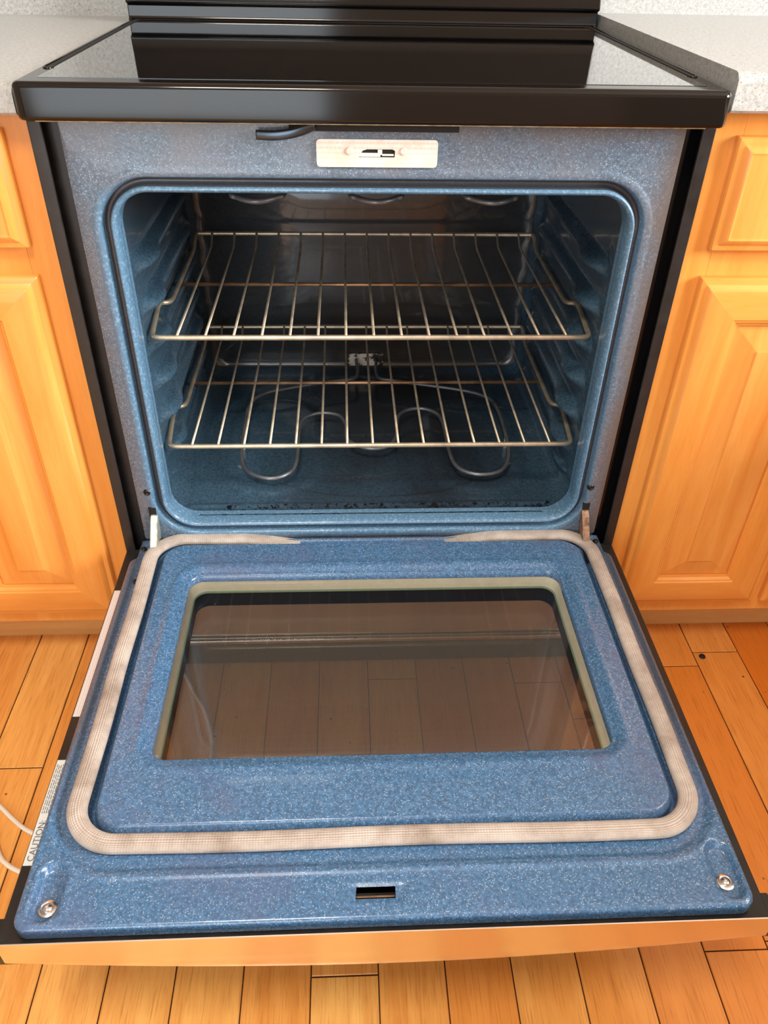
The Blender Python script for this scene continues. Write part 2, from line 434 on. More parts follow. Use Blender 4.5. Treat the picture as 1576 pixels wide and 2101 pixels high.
def lerp(a, b, t): return a + (b - a) * t

# ------------------------------------------------------------------ room shell
X0, X1, Y0, YW, ZC = -2.1, 3.0, -3.2, 0.66, 2.7
def floor_mesh():
    V = []; F = []; C = []
    bwid = 0.0843; x = -0.259 - bwid * 22; i = -22
    joints = {2: -0.513, -4: -0.197, 9: -0.02, 10: 0.012, 8: -0.50, 1: 0.12, 0: -0.9, 3: -1.0, 4: -0.86, 5: -1.2, 6: -0.05, 7: -0.92, -1: -1.1, -2: -0.72, -3: 0.2, -5: -0.40, -6: -0.1, 11: -0.42}
    while x < X1:
        x1 = min(x + bwid, X1); xa = max(x, X0)
        j = joints.get(i, random.uniform(-1, 0)); ys = [j]
        while ys[0] > Y0: ys.insert(0, ys[0] - random.uniform(0.45, 0.95))
        while ys[-1] < YW: ys.append(ys[-1] + random.uniform(0.4, 0.9))
        for a, b in zip(ys[:-1], ys[1:]):
            a = max(a, Y0); b = min(b, YW)
            if b - a < 0.002 or x1 <= X0: continue
            s = 0.0007
            n0 = len(V); e = 0.0012
            V += [(xa + s, a + s, 0 - e), (x1 - s, a + s, -e), (x1 - s, b - s, -e), (xa + s, b - s, -e)]
            V += [(xa + s + .001, a + s + .001, 0), (x1 - s - .001, a + s + .001, 0), (x1 - s - .001, b - s - .001, 0), (xa + s + .001, b - s - .001, 0)]
            tone = min(1, max(0, 0.22 + 0.55 * sst(-0.25, 0.55, x) + random.uniform(-0.22, 0.22)))  # redder rightward: light gradient painted in, on top of the boards' own variation
            col = (random.random(), random.random(), tone, 1)
            for f in ((4, 5, 6, 7), (0, 1, 5, 4), (1, 2, 6, 5), (2, 3, 7, 6), (3, 0, 4, 7)):
                F.append(tuple(n0 + k for k in f)); C.append(col)
        x += bwid; i += 1
    nb = len(F); n0 = len(V)
    V += [(X0, Y0, -0.003), (X1, Y0, -0.003), (X1, YW, -0.003), (X0, YW, -0.003)]; F.append((n0, n0 + 1, n0 + 2, n0 + 3)); C.append((0, 0, 0, 1))
    me = mesh('floor', V, F); me.materials.append(M['floor']); me.materials.append(M['gap'])
    ca = me.color_attributes.new('board', 'FLOAT_COLOR', 'CORNER')
    for p in me.polygons:
        if p.index >= nb: p.material_index = 1
        for li in p.loop_indices: ca.data[li].color = C[p.index]
    return structure(link('floor', me, None, None, False))
floor_mesh()
structure(boxes('wall_back', [(X0 - .1, X1 + .1, YW, YW + .1, -.003, ZC)], M['wall'], None, 0))
structure(boxes('wall_left', [(X0 - .1, X0, Y0, YW, -.003, ZC)], M['wall'], None, 0))
structure(boxes('ceiling', [(X0 - .1, X1 + .1, Y0 - .1, YW + .1, ZC, ZC + .1)], M['ceil'], None, 0))
# right wall and wall behind the camera each have a window opening
structure(boxes('wall_right', [(X1, X1 + .1, Y0, -2.05, -.003, ZC), (X1, X1 + .1, -.35, YW, -.003, ZC), (X1, X1 + .1, -2.05, -.35, -.003, 1.1), (X1, X1 + .1, -2.05, -.35, 2.35, ZC)], M['wall'], None, 0))
structure(boxes('light_blocker_partition', [(1.0, 1.09, -2.3, YW, -.003, .78)], M['wall'], None, 0.004))  # unseen half wall, added to keep window light off the right-hand floor
structure(boxes('wall_front', [(X0, -1.55, Y0 - .1, Y0, -.003, ZC), (-.05, X1, Y0 - .1, Y0, -.003, ZC), (-1.55, -.05, Y0 - .1, Y0, -.003, .1), (-1.55, -.05, Y0 - .1, Y0, 2.2, ZC)], M['wall'], None, 0))
w1 = structure(boxes('window_1', [(X1 + .01, X1 + .06, -2.05, -2.0, 1.1, 2.35), (X1 + .01, X1 + .06, -.4, -.35, 1.1, 2.35), (X1 + .01, X1 + .06, -2.0, -.4, 1.1, 1.15), (X1 + .01, X1 + .06, -2.0, -.4, 2.3, 2.35), (X1 + .01, X1 + .06, -1.22, -1.18, 1.15, 2.3)], M['ceil'], None, 0.002))
boxes('pane', [(X1 + .03, X1 + .036, -2.0, -.4, 1.15, 2.3)], M['windowglass'], w1, 0)
w2 = structure(boxes('window_2', [(-1.55, -1.5, Y0 - .06, Y0 - .01, .1, 2.2), (-.1, -.05, Y0 - .06, Y0 - .01, .1, 2.2), (-1.5, -.1, Y0 - .06, Y0 - .01, .1, .15), (-1.5, -.1, Y0 - .06, Y0 - .01, 2.15, 2.2), (-.82, -.78, Y0 - .06, Y0 - .01, .15, 2.15)], M['ceil'], None, 0.002))
boxes('pane', [(-1.5, -.1, Y0 - .036, Y0 - .03, .15, 2.15)], M['windowglass'], w2, 0)

# ------------------------------------------------------------------ the range
rg = thing('oven_range', 'black electric range with glass cooktop and blue oven door hanging open, between two maple cabinets', 'oven', (0, 0.28, 0))
HB = 0.378

# side panels with folded front flange
for s in (-1, 1):
    bl = []
    def sx(a, b): return (a, b) if s > 0 else (-b, -a)
    bl.append((*sx(.3735, .378), -.004, .60, .03, .874))
    bl.append((*sx(.364, .3785), -.0045, .0, .03, .874))
    boxes('side_panel', bl, M['blacksatin'], rg, 0.0012)
    boxes('side_channel', [(*sx(.346, .3735), .016, .03, .10, .874)], M['black' if s > 0 else 'blacksatin'], rg, 0.0008)
boxes('back_panel', [(-.3735, .3735, .58, .60, .03, .874)], M['blacksatin'], rg, 0)
for x in (-.34, .34):
    for y in (.06, .55): lathe('levelling_foot', [(.018, 0), (.018, .008), (.008, .01), (.008, .10)], M['blacksatin'], rg, (x, y, 0))

# front frame: speckled enamel face, groove and rounded lip round the opening
NSX, NSY, NC = 40, 36, 14
OX, OZ0, OZ1 = .3035, .3205, .7965
def oloop(ins, y, r):
    # ins>0 grows outwards from the opening edge
    return [(p[0], y, p[1]) for p in rrect(-OX - ins, OX + ins, OZ0 - ins, OZ1 + ins, r + ins, (NSX, NSY), NC)]
prof = [(.0, .030), (.0002, .016), (.0008, .008), (.002, .003), (.0045, 0.0), (.007, .0005), (.0085, .005), (.0090, .012), (.0120, .0150),
        (.0158, .0140), (.0168, .008), (.0185, .0030), (.020, .0012), (.024, .0008), (.028, .0018), (.031, .003)]
loops = [oloop(i, y, .040) for i, y in prof]
def outer_rect(l, x, z0, z1):
    out = []
    n = len(l); A = rrect(-x, x, z0, z1, .004, (NSX, NSY), NC)
    return [(p[0], .003, p[1]) for p in A]
loops.append(outer_rect(loops[-1], .3475, .288 - .0, .8745))
loops[-2] = [(a[0], .003, a[2]) for a in loops[-2]]
# fillet back at the outer edge
loops.append([(a[0] * 1.002, .006, a[2] + (.0006 if a[2] > .5 else -.001)) for a in loops[-1]])
loops.append([(a[0] * 1.003, .030, a[2]) for a in loops[-1]])
V, F = rings(loops)
ff = link('front_frame', fix(mesh('front_frame', V, F)), M['frame'], rg); wn(ff)
boxes('lower_frame', [(-.3475, .3475, .006, .03, .20, .2868)], M['frame'], rg, 0.002)

# oven cavity: lofted liner with embossed rack guides, floor ridge and oval emboss
NX, NZ, NCc = 110, 170, 8
LV = [.359, .416, .473, .530, .588, .645, .702]
def cavity():
    loops = []
    ys = [.018 + i * .004 for i in range(48)] + [.21 + (.5 - .21) * i / 36 for i in range(37)]
    for y in ys:
        L = []
        t = sst(.018, .05, y)
        hx = lerp(OX, .3150, t); z0 = lerp(OZ0, .3165, t); z1 = lerp(OZ1, .802, t)
        back = sst(.47, .5, y); hx -= .010 * back ** 2; z0 += .010 * back ** 2; z1 -= .01 * back ** 2
        for x, z in rrect(-hx, hx, z0, z1, .036 - .008 * t, (NX, NZ), NCc):
            if abs(abs(x) - hx) < 1e-6 and z0 + .03 < z < z1 - .03:
                d = 0
                for zl in LV:
                    u = (z - (zl - .022)) / .016
                    if abs(u) < 1:
                        e = (1 - u * u) ** 1.5
                        amp = .0165 * sst(.075, .11, y) * (1 - .85 * sst(.43, .47, y))
                        amp += .008 * math.exp(-((y - .135) / .03) ** 2)
                        d += amp * e
                    u2 = (z - (zl - .004)) / .012     # little dimple at the front end of every guide
                    d -= .003 * math.exp(-u2 * u2 - ((y - .075) / .012) ** 2)
                d += .003 * math.exp(-((y - .045) / .005) ** 2)
                x -= math.copysign(d, x)
            if abs(z - z0) < 1e-6:
                z += .0035 * math.exp(-((y - .047) / .0035) ** 2) * (1 - sst(.282, .292, abs(x)))
                q = math.hypot((x - .008) / .285, (y - .28) / .212)
                z -= .003 * sst(1.0, .985, q) if q < 1 else 0
                # shallow stadium emboss under each element loop
                for cx in (-.165, .185):
                    q2 = math.hypot(max(0, abs(x - cx) - .0), max(0, abs(y - .23) - .075))
                    z += .0035 * (1 - sst(.072, .085, q2))
            L.append((x, y, z))
        loops.append(L)
    V, F = rings(loops)
    # back wall with a shallow raised rectangle
    n = len(loops[0]); last = loops[-1]
    k0 = len(V) - n
    cx, cz = 0, (OZ0 + OZ1) / 2
    prev = k0
    for f, dy in ((.97, .002), (.93, .002), (.915, -.002), (.3, -.002)):
        st = len(V)
        V += [(cx + (p[0] - cx) * f, .5 + dy, cz + (p[2] - cz) * f) for p in last]
        for i in range(n):
            j = (i + 1) % n; F.append((prev + i, prev + j, st + j, st + i))
        prev = st
    F.append(tuple(range(prev, prev + n)))
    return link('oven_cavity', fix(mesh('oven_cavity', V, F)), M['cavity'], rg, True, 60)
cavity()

# latch plate under the cooktop
lx0, lx1, lz0, lz1 = -.0685, .0675, .8285, .8575
outl = rrect(lx0, lx1, lz0, lz1, .004, (6, 3), 5)
hole = []
hs = [(-.021, .839), (.019, .839), (.0195, .846), (.0165, .8475), (-.012, .8475), (-.017, .846)]
bm = bmesh.new()
ov = [bm.verts.new((x, -.0005, z)) for x, z in outl]; hv = [bm.verts.new((x, -.0005, z)) for x, z in hs]
oe = [bm.edges.new((ov[i], ov[(i + 1) % len(ov)])) for i in range(len(ov))]; he = [bm.edges.new((hv[i], hv[(i + 1) % len(hv)])) for i in range(len(hv))]
bmesh.ops.triangle_fill(bm, use_beauty=True, edges=oe + he)
ex = bmesh.ops.extrude_face_region(bm, geom=bm.faces[:])
for v in ex['geom']:
    if isinstance(v, bmesh.types.BMVert): v.co.y += .0025
bmesh.ops.recalc_face_normals(bm, faces=bm.faces)
me = bpy.data.meshes.new('latch_plate'); bm.to_mesh(me); bm.free()
lp = link('latch_plate', me, M['latchlabel'], rg, False)
lp['label'] = 'heat-stained white latch plate'
boxes('latch_recess', [(-.0225, .0205, .0012, .0028, .838, .8485)], M['dark'], lp, 0)
boxes('latch_hook', [(-.020, .003, .0000, .0012, .8395, .8435), (.0, .005, -.0004, .0012, .8415, .847), (.005, .018, .0, .0012, .8405, .8425)], M['cream'], lp, 0.0003)
for x in (-.032, .029): lathe('rivet', [(.0042, 0), (.004, .0012), (.0025, .002), (.0008, .0014)], M['latchlabel'], lp, (x, -.0005, .8455), 'Y', 16)

# under-lip strip, vent slot and loose baffle
boxes('seal_strip', [(-.366, .3625, -.012, .004, .8742, .8762)], M['strip'], rg, 0.0004)
boxes('vent_slot', [(-.098, .090, -.0005, .003, .8655, .872)], M['dark'], rg, 0.0003)
P = smooth_path([(-.1335, -.006, .8625), (-.115, -.009, .8625), (-.098, -.010, .8645), (-.083, -.009, .868), (-.070, -.006, .8725)], sub=8)
tube('vent_baffle', P, 1, M['zinc'], rg, sec=lambda a: (math.cos(a) * .0022, math.sin(a) * .0052), seg=12, up=Vector((0, 0, 1)))
bpy.data.objects['vent_baffle'].data.materials[0] = solid('dark_bent_metal', lin((80, 92, 105)), 0.25, metal=0.9)

# frame screws
for x, z in ((-.331, .3765), (.3265, .378)):
    lathe('frame_screw', [(.0055, 0), (.0052, .002), (.003, .0034), (.001, .0024)], M['screwdark'], rg, (x, .003, z), 'Y', 16)
# hinge slots and arms
for s in (-1, 1):
    cx = -.3275 if s < 0 else .3265
    boxes('hinge_slot', [(cx - .0065, cx + .0045, .0006, .004, .312, .349)], M['dark'], rg, 0.0003)

# cooktop: rim with side grooves, and the glass
CW, CY0, CY1, CT, CB = .3805, -.0255, .560, .914, .8775
def ctop():
    n = (30, 26)
    def lp_(ins, z, r=.011): return [(p[0], p[1], z) for p in rrect(-CW + ins, CW - ins, CY0 + ins, CY1 - ins, max(.002, r - ins), n, 8)]
    L = [lp_(.006, CB + .0005), lp_(.002, CB), lp_(.0005, CB + .0015), lp_(0, CB + .004), lp_(0, CT - .007)]
    for a in range(1, 7):
        t = a / 6 * math.pi / 2; L.append(lp_(.007 * (1 - math.cos(t)), CT - .007 + .007 * math.sin(t), .011))
    V, F = rings(L)
    me = mesh('a', V, F)
    # flat rim between the rounded edge and the glass, with a groove on both sides
    gi = rrect(-.3585, .3585, .004, CY1 - .006, .003, n, 8)
    last = L[-1]; V2 = list(V); F2 = list(F); k = len(V) - len(last); m = len(last)
    for frac in (1.0,):
        st = len(V2); V2 += [(p[0], p[1], CT) for p in gi]
        for i in range(m):
            j = (i + 1) % m; F2.append((k + i, k + j, st + j, st + i))
    return V2, F2
V, F = ctop()
ct = link('cooktop_rim', fix(mesh('cooktop_rim', V, F)), M['black'], rg, True, 35); wn(ct)
boxes('cooktop_glass', [(-.3590, .3590, .003, CY1 - .005, CT - .004, CT + .0004)], M['glasstop'], rg, 0)
for s in (-1, 1):
    x = .3655 * s
    P = [(x, .062, CT + .0004), (x, .53, CT + .0004)]
    boxes('rim_groove', [(x - .0035, x + .0035, .068, .545, CT - .001, CT + .0007)], M['dark'], ct, 0.0006)
    tube('rim_bead', round_path([(x - .0055 * 1, .066, CT), (x + .0055 * 0, .060, CT), (x + .0055, .066, CT), (x + .0055, .548, CT)] if s > 0 else
                                [(x + .0055, .066, CT), (x, .060, CT), (x - .0055, .066, CT), (x - .0055, .548, CT)], .004), .0016, M['black'], ct)
# backguard: recessed base and leaning control panel
V = []
prof = [(.548, .914), (.552, .9175), (.553, .9345), (.545, .9365), (.543, .939), (.548, .962), (.560, 1.06), (.572, 1.165), (.580, 1.172), (.60, 1.172), (.60, .90), (.548, .90)]
for x in (-.379, .379): V += [(x, y, z) for y, z in prof]
n = len(prof); F = [tuple(range(n)), tuple(range(2 * n - 1, n - 1, -1))] + [(i, (i + 1) % n, n + (i + 1) % n, n + i) for i in range(n)]
bg = link('backguard', fix(mesh('backguard', V, F)), M['black'], rg, True, 25)
md = bg.modifiers.new('b', 'BEVEL'); md.width = .002; md.segments = 2; md.limit_method = 'ANGLE'; wn(bg)

# broil element
BR = []
def loop3(cx, w=.034):
    return [(cx - w, .30, .771), (cx - w, .115, .771), (cx - w * .72, .088, .770), (cx, .074, .769), (cx + w * .72, .088, .770), (cx + w, .115, .771), (cx + w, .30, .771)]
pp = [(-.02, .49, .771), (-.02, .44, .771), (-.19, .42, .771)]
for c in (-.148, .003, .150): pp += loop3(c)
pp += [(.19, .42, .771), (.02, .44, .771), (.02, .49, .771)]
tube('broil_element', smooth_path(pp, sub=6), .0035, M['element'], rg)
boxes('reflector_plate', [(-.27, .27, .10, .45, .795, .7965)], M['element'], rg, 0.0005)
# bake element
bp = [(-.018, .492, .345), (-.018, .43, .340), (-.05, .415, .34), (-.085, .406, .34), (-.150, .383, .34), (-.190, .365, .34), (-.214, .325, .34), (-.216, .23, .34), (-.212, .150, .34), (-.198, .108, .34), (-.162, .087, .34),
      (-.132, .102, .34), (-.121, .140, .34), (-.121, .235, .34), (-.112, .275, .34), (-.083, .292, .34), (-.052, .283, .34), (-.040, .25, .34), (-.038, .205, .34), (-.018, .180, .34), (.010, .172, .34),
      (.036, .185, .34), (.048, .22, .34), (.052, .270, .34), (.068, .298, .34), (.098, .306, .34), (.124, .288, .34), (.132, .25, .34), (.134, .15, .34), (.145, .110, .34), (.176, .093, .34),
      (.212, .105, .34), (.232, .150, .34), (.238, .23, .34), (.235, .32, .34), (.215, .355, .34), (.170, .378, .34), (.092, .401, .34), (.05, .415, .34), (.022, .43, .34), (.022, .492, .345)]
bp = smooth_path(bp, sub=4)
be = tube('bake_element', bp, .0033, M['element'], rg)
for q in (-.219, .2345): boxes('support_clip', [(q, q + .006, .205, .211, .317, .342)], M['zinc'], be, 0.0005)
def mat_terminal():
    n = NT('burnt_terminal_plate'); f = n.noise(n.obj((1, 1, 1.4)), 48, 4, 0.6)
    n.set(Base_Color=n.ramp(f, [(0.47, lin((34, 24, 18))), (0.52, lin((205, 195, 185)))]), Roughness=0.6); return n.m
boxes('terminal_plate', [(-.036, .036, .4955, .499, .330, .356)], mat_terminal(), rg, 0.001)

# ------------------------------------------------------------------ oven door (open, lying level)
ZD = .289
GX, GY0, GY1, GR = .3315, -.4990, -.0045, .048      # gasket centreline
PX, PY0, PY1, PR_ = .3150, -.4860, -.0185, .036     # raised panel
WX, WY0, WY1, WR = .2680, -.3985, -.0875, .020      # window opening
XS = .002
NS = (150, 120); NCD = 14
def sd_rr(x, y, x0, x1, y0, y1, r):
    cx, cy = (x0 + x1) / 2, (y0 + y1) / 2; qx = abs(x - cx) - (x1 - x0) / 2 + r; qy = abs(y - cy) - (y1 - y0) / 2 + r
    return math.hypot(max(qx, 0), max(qy, 0)) + min(max(qx, qy), 0) - r
def stadium(x, y, cx, y0, y1):
    return math.hypot(x - cx - .0015 * (0), max(y0 - y, 0, y - y1))
def door_h(x, y):
    h = 0.0
    d = sd_rr(x, y, -PX + XS, PX + XS, PY0, PY1, PR_)         # raised panel
    h += .0085 * (1 - sst(-.0065, .0005, d)) - .009 * sst(-.0005, .001, d) * (1 - sst(.0045, .007, d))
    h -= .004 * sst(-.001, .002, d) * (1 - sst(.034, .042, d))       # gasket trough
    if y < -.40: h += .0018 * math.exp(-((d - .046) / .003) ** 2) * sst(-.40, -.47, y)
    if y < -.42:
        for cx, sgn in ((-.3335, 1), (.3405, -1)):
            q = math.hypot(x - cx - sgn * (-.002), max(-.560 - y, 0, y + .528))
            h -= .0075 * (1 - sst(.0092, .0150, q))
            h += .0012 * math.exp(-((q - .0175) / .002) ** 2)
    # latch slot emboss
    q = max(abs(x + .0115) - .0275, abs(y + .5555) - .0085)
    h -= .0018 * (1 - sst(-.002, .002, q))
    dw = sd_rr(x, y, -WX + XS, WX + XS, WY0, WY1, WR)         # soft dip towards the window
    h -= .0050 * (1 - sst(.0, .014, dw)) - .0012 * math.exp(-((dw - .017) / .004) ** 2)
    return h
def door_panel():
    def R(x, y0, y1, r): return rrect(-x + XS, x + XS, y0, y1, r, NS, NCD)
    out = rrect(-.3615, .3615, -.5815, .0005, .014, NS, NCD)
    def notch(p):
        x, y = p
        lim = lerp(.3615, .3525, sst(-.050, -.040, y))
        return (max(-lim, min(lim, x)), y)
    out = [notch(p) for p in out]
    def ins(d):
        o = rrect(-.3615 + d, .3615 - d, -.5815 + d, .0005 - d, .014, NS, NCD)
        res = []
        for x, y in o:
            lim = lerp(.3615, .3525, sst(-.050, -.040, y)) - d
            res.append((max(-lim, min(lim, x)), y))
        return res
    def RP(d): return R(PX + d, PY0 - d, PY1 + (d if d < 0 else min(d, .012)), PR_ + d)
    key = [R(WX, WY0, WY1, WR), RP(-.010), RP(0.0), RP(.008), None]
    counts = [22, 9, 10, 42]
    loops = []
    # window return flange
    w = key[0]
    c = XS
    loops.append([(x, y, ZD - .0095) for x, y in R(WX, WY0, WY1, WR)])
    loops.append([(x, y, ZD - .0060) for x, y in R(WX, WY0, WY1, WR)])
    key[4] = ins(.0045)
    for k in range(4):
        a, b = key[k], key[k + 1]; nn = counts[k]
        for i in range(nn):
            t = i / nn
            if k == 0 and i < 6: t = (i / 6) ** 1.5 * (6 / nn)
            loops.append([(lerp(p[0], q[0], t), lerp(p[1], q[1], t)) for p, q in zip(a, b)])
    final = []
    for L in loops:
        if len(L[0]) == 3: final.append(L); continue
        final.append([(x, y, ZD + door_h(x, y)) for x, y in L])
    # squeeze the last rings a bit inside, then roll over the edge
    rr = .0045
    for a in range(0, 7):
        t = a / 6 * math.pi / 2
        final.append([(x, y, ZD - rr + rr * math.cos(t) + (door_h(x, y) if a == 0 else 0)) for x, y in ins(rr * (1 - math.sin(t)))])
    final.append([(x, y, ZD - .016) for x, y in ins(0)])
    V, F = rings(final)
    # latch slot hole: drop faces inside it
    def inslot(f):
        cx = sum(V[i][0] for i in f) / 4; cy = sum(V[i][1] for i in f) / 4
        return -.0355 < cx < .0045 and -.5615 < cy < -.5500
    F = [f for f in F if not inslot(f)]
    return link('door', fix(mesh('door', V, F)), M['doorblue'], rg, True)
door = door_panel()
door['label'] = 'open speckled blue oven door, inner face up'
# slot liner
boxes('latch_catch', [(-.0365, .0055, -.5625, -.549, ZD - .0155, ZD - .0145)], M['dark'], door, 0)
boxes('latch_bar', [(-.0355, .0045, -.5565, -.5545, ZD - .010, ZD - .0085)], M['rust'], door, 0.0003)

# gasket
gp = []
for x, y in rrect(-GX + XS, GX + XS, GY0, GY1, GR, (60, 40), 16):
    z = ZD + .0035
    if y > -.06: z -= .016 * (1 - sst(.08, .20, abs(x - .0))) * sst(-.06, -.02, y)
    gp.append((x + .0006 * math.sin(y * 31), y + .0010 * math.sin(x * 17 + 1), z))
tube('gasket', gp, 1, M['gasket'], door, closed=True, seg=28, up=Vector((0, 0, 1)),
     sec=lambda a: (math.copysign(abs(math.cos(a)) ** .8, math.cos(a)) * .0108, math.copysign(abs(math.sin(a)) ** .8, math.sin(a)) * .0058))

# window well, panes
def well(name, z0, z1, mat, grow=.0, slope=.0):
    a = rrect(-WX + XS - grow, WX + XS + grow, WY0 - grow, WY1 + grow, WR, (10, 10), 10)
    b = rrect(-WX + XS - .006, WX + XS + .006, WY0 - .006, WY1 + .006, WR, (10, 10), 10)
    a2 = rrect(-WX + XS - grow + slope, WX + XS + grow - slope, WY0 - grow + slope, WY1 + grow - slope, WR, (10, 10), 10)
    V, F = rings([[(x, y, z1) for x, y in a], [(x, y, z0) for x, y in a2], [(x, y, z0) for x, y in b], [(x, y, z1) for x, y in b], [(x, y, z1) for x, y in a]])
    return link(name, fix(mesh(name, V, F)), mat, door, True, 40)
well('window_seal', ZD - .0250, ZD - .0072, M['cream'], .0005, .0050)
well('window_spacer', ZD - .0530, ZD - .0250, M['navy'], -.0045)
def slab(name, ins, z0, z1, mat, r=.02):
    a = rrect(-WX + XS + ins, WX + XS - ins, WY0 + ins, WY1 - ins, r, (4, 4), 8)
    V, F = rings([[(x, y, z0) for x, y in a], [(x, y, z1) for x, y in a]], True, True)
    return link(name, fix(mesh(name, V, F)), mat, door, False)
def sheet(name, ins, z, mat, r=.02):
    a = rrect(-WX + XS + ins, WX + XS - ins, WY0 + ins, WY1 - ins, r, (4, 4), 8)
    return link(name, mesh(name, [(x, y, z) for x, y in a], [tuple(range(len(a)))]), mat, door, False)
gi = sheet('inner_pane', -.0005, ZD - .0085, M['pane']); gi['label'] = 'clear inner glass'
go = sheet('outer_pane', -.002, ZD - .0525, M['meshpane']); go['label'] = 'dotted outer glass'
M2 = solid('green_glass_edge', lin((150, 178, 160)), 0.2)
# bright edge line below the pane
a = rrect(-WX + XS + .0043, WX + XS - .0043, WY0 + .0043, WY1 - .0043, WR, (10, 10), 10)
b = rrect(-WX + XS + .0065, WX + XS - .0065, WY0 + .0065, WY1 - .0065, WR - .002, (10, 10), 10)
V, F = rings([[(x, y, ZD - .0235) for x, y in a], [(x, y, ZD - .0255) for x, y in b], [(x, y, ZD - .0285) for x, y in a]])
link('glass_bead', fix(mesh('glass_bead', V, F)), M2, door)

# black outer tray of the door: ledge, sides, underside
def tray():
    A = lambda x, y0, y1, z: [(p[0], p[1], z) for p in rrect(-x, x, y0, y1, .004, (10, 10), 10)]
    w = [(x, y) for x, y in rrect(-WX + XS - .001, WX + XS + .001, WY0 - .001, WY1 + .001, WR, (10, 10), 10)]
    L = [A(.350, -.574, -.010, .2695), A(.3765, -.5855, -.002, .2712), A(.3778, -.5868, -.001, .2700), A(.378, -.587, -.001, .268), A(.378, -.587, -.001, .237),
         A(.376, -.585, -.003, .2335), [(x, y, .2335) for x, y in w], [(x, y, .237) for x, y in w], A(.350, -.574, -.010, .240)]
    V, F = rings(L); return link('outer_shell', fix(mesh('outer_shell', V, F)), M['blacksatin'], door, True, 30)
tray()
# stainless edge strip, its lower part bowed
def steel():
    N = 60; V = []; F = []
    prof = [(-.5908, .2840), (-.5915, .2854), (-.5925, .2848), (-.5928, .2835), (-.5930, .252)]
    xs = [lerp(-.3715, .3755, i / N) for i in range(N + 1)]
    K = 12
    for x in xs:
        u = x / .376; bow = 1 - u * u
        row = list(prof)
        d = .006 + .022 * bow
        for k in range(1, 8):
            t = k / 7 * math.pi / 2
            row.append((-.5930 - .005 * bow * math.sin(min(t * 1.2, math.pi / 2)) + .004 * (1 - math.cos(t)), .252 - d * math.sin(t)))
        row.append((-.560, .252 - d)); row.append((-.560, .2330))
        V += [(x, y, z) for y, z in row]
    n = len(V) // (N + 1)
    for i in range(N):
        for k in range(n - 1): F.append((i * n + k, (i + 1) * n + k, (i + 1) * n + k + 1, i * n + k + 1))
    F.append(tuple(range(n))); F.append(tuple(reversed(range(N * n, N * n + n))))
    o = link('steel_edge', fix(mesh('steel_edge', V, F)), M['steel'], door, True, 35); o['label'] = 'stainless steel edge strip'
steel()
boxes('end_cap', [(-.3850, -.3720, -.5915, -.5600, .2440, .2712)], M['blacksatin'], door, 0.0015)
boxes('end_cap', [(.3760, .3850, -.5915, -.5600, .2440, .2712)], M['blacksatin'], door, 0.0015)
boxes('edge_gap', [(-.370, .374, -.5855, -.570, .262, .2700)], M['dark'], door, 0)

# door screws
for x, y in ((-.3335, -.5585), (.3400, -.5545)):
    s_ = lathe('corner_screw', [(.0085, 0), (.0085, .0016), (.0066, .0024), (.0060, .0018), (.0052, .0018), (.0045, .0034), (.0016, .0044), (.0014, .0030)], M['screw'], door, (x, y, ZD - .0068), 'Z', 28)
for x, y in ((-.3425, -.0935), (.3435, -.090), (-.3455, -.0215), (.3455, -.0165)):
    lathe('small_screw', [(.0045, -.001), (.0045, .0002), (.003, .0016), (.001, .0006)], M['screwdark'], door, (x, y, ZD), 'Z', 16)
# hinge arms (bent plates) and their dark notches in the door corners
for s in (-1, 1):
    cx = -.3285 if s < 0 else .3265
    mt = M['zinc'] if s < 0 else M['hingerust']
    V = []
    pr = [(.004, .336), (-.002, .3375), (-.010, .330), (-.016, .318), (-.024, .306), (-.030, .296), (-.036, .286), (-.030, .279), (.002, .279), (.004, .300)]
    for dx in (-.0055, .0055): V += [(cx + dx + s * .0 + (z - .30) * .06 * -s, y, z) for y, z in pr]
    n = len(pr); F = [tuple(range(n)), tuple(range(2 * n - 1, n - 1, -1))] + [(i, (i + 1) % n, n + (i + 1) % n, n + i) for i in range(n)]
    o = link('hinge_arm', fix(mesh('hinge_arm', V, F)), mt, door, False)
    m_ = o.modifiers.new('b', 'BEVEL'); m_.width = .0014; m_.segments = 2
    o['label'] = 'pale zinc hinge arm' if s < 0 else 'rusty brown hinge arm'
    boxes('hinge_notch', [(cx - .0065, cx + .0060, -.064, -.012, ZD - .003, ZD + .0006)], M['dark'], door, 0.0003)

# labels on the left ledge
l1 = boxes('side_label', [(-.3760, -.3640, -.318, -.094, .2708, .2716)], M['sidelabel'], door, 0.0002); l1['label'] = 'long white printed label'
l2 = boxes('caution_label', [(-.3765, -.3650, -.507, -.380, .2708, .2716)], M['paper'], door, 0.0002); l2['label'] = 'pale label reading CAUTION'
fc = bpy.data.curves.new('t', 'FONT'); fc.body = 'CAUTION:'; fc.size = .0098; fc.extrude = .00005
fo = bpy.data.objects.new('t', fc); COL.objects.link(fo)
bpy.context.view_layer.update()
me = bpy.data.meshes.new_from_object(fo.evaluated_get(bpy.context.evaluated_depsgraph_get())); bpy.data.objects.remove(fo)
me.transform(Matrix.Translation((-.3672, -.503, .2718)) @ Matrix.Rotation(math.pi / 2, 4, 'Z'))
link('caution_text', me, M['ink'], l2, False)
ll = []
for k in range(4):
    y = -.448
    while y < -.388:
        w = random.uniform(.002, .008); ll.append((-.3748 + k * .0022, -.3740 + k * .0022, y, min(y + w, -.386), .2716, .27175)); y += w + .0012
boxes('fine_print', ll, M['ink'], l2, 0)

# storage drawer below, seen through the door glass
dr = boxes('storage_drawer', [(-.374, .374, -.012, .10, .085, .228)], M['steel'], rg, 0.004)
boxes('drawer_lip', [(-.374, .374, -.020, -.010, .075, .0855)], M['steel'], dr, 0.003)
boxes('kick_plate', [(-.370, .370, .004, .03, .004, .075)], M['blacksatin'], rg, 0.001)

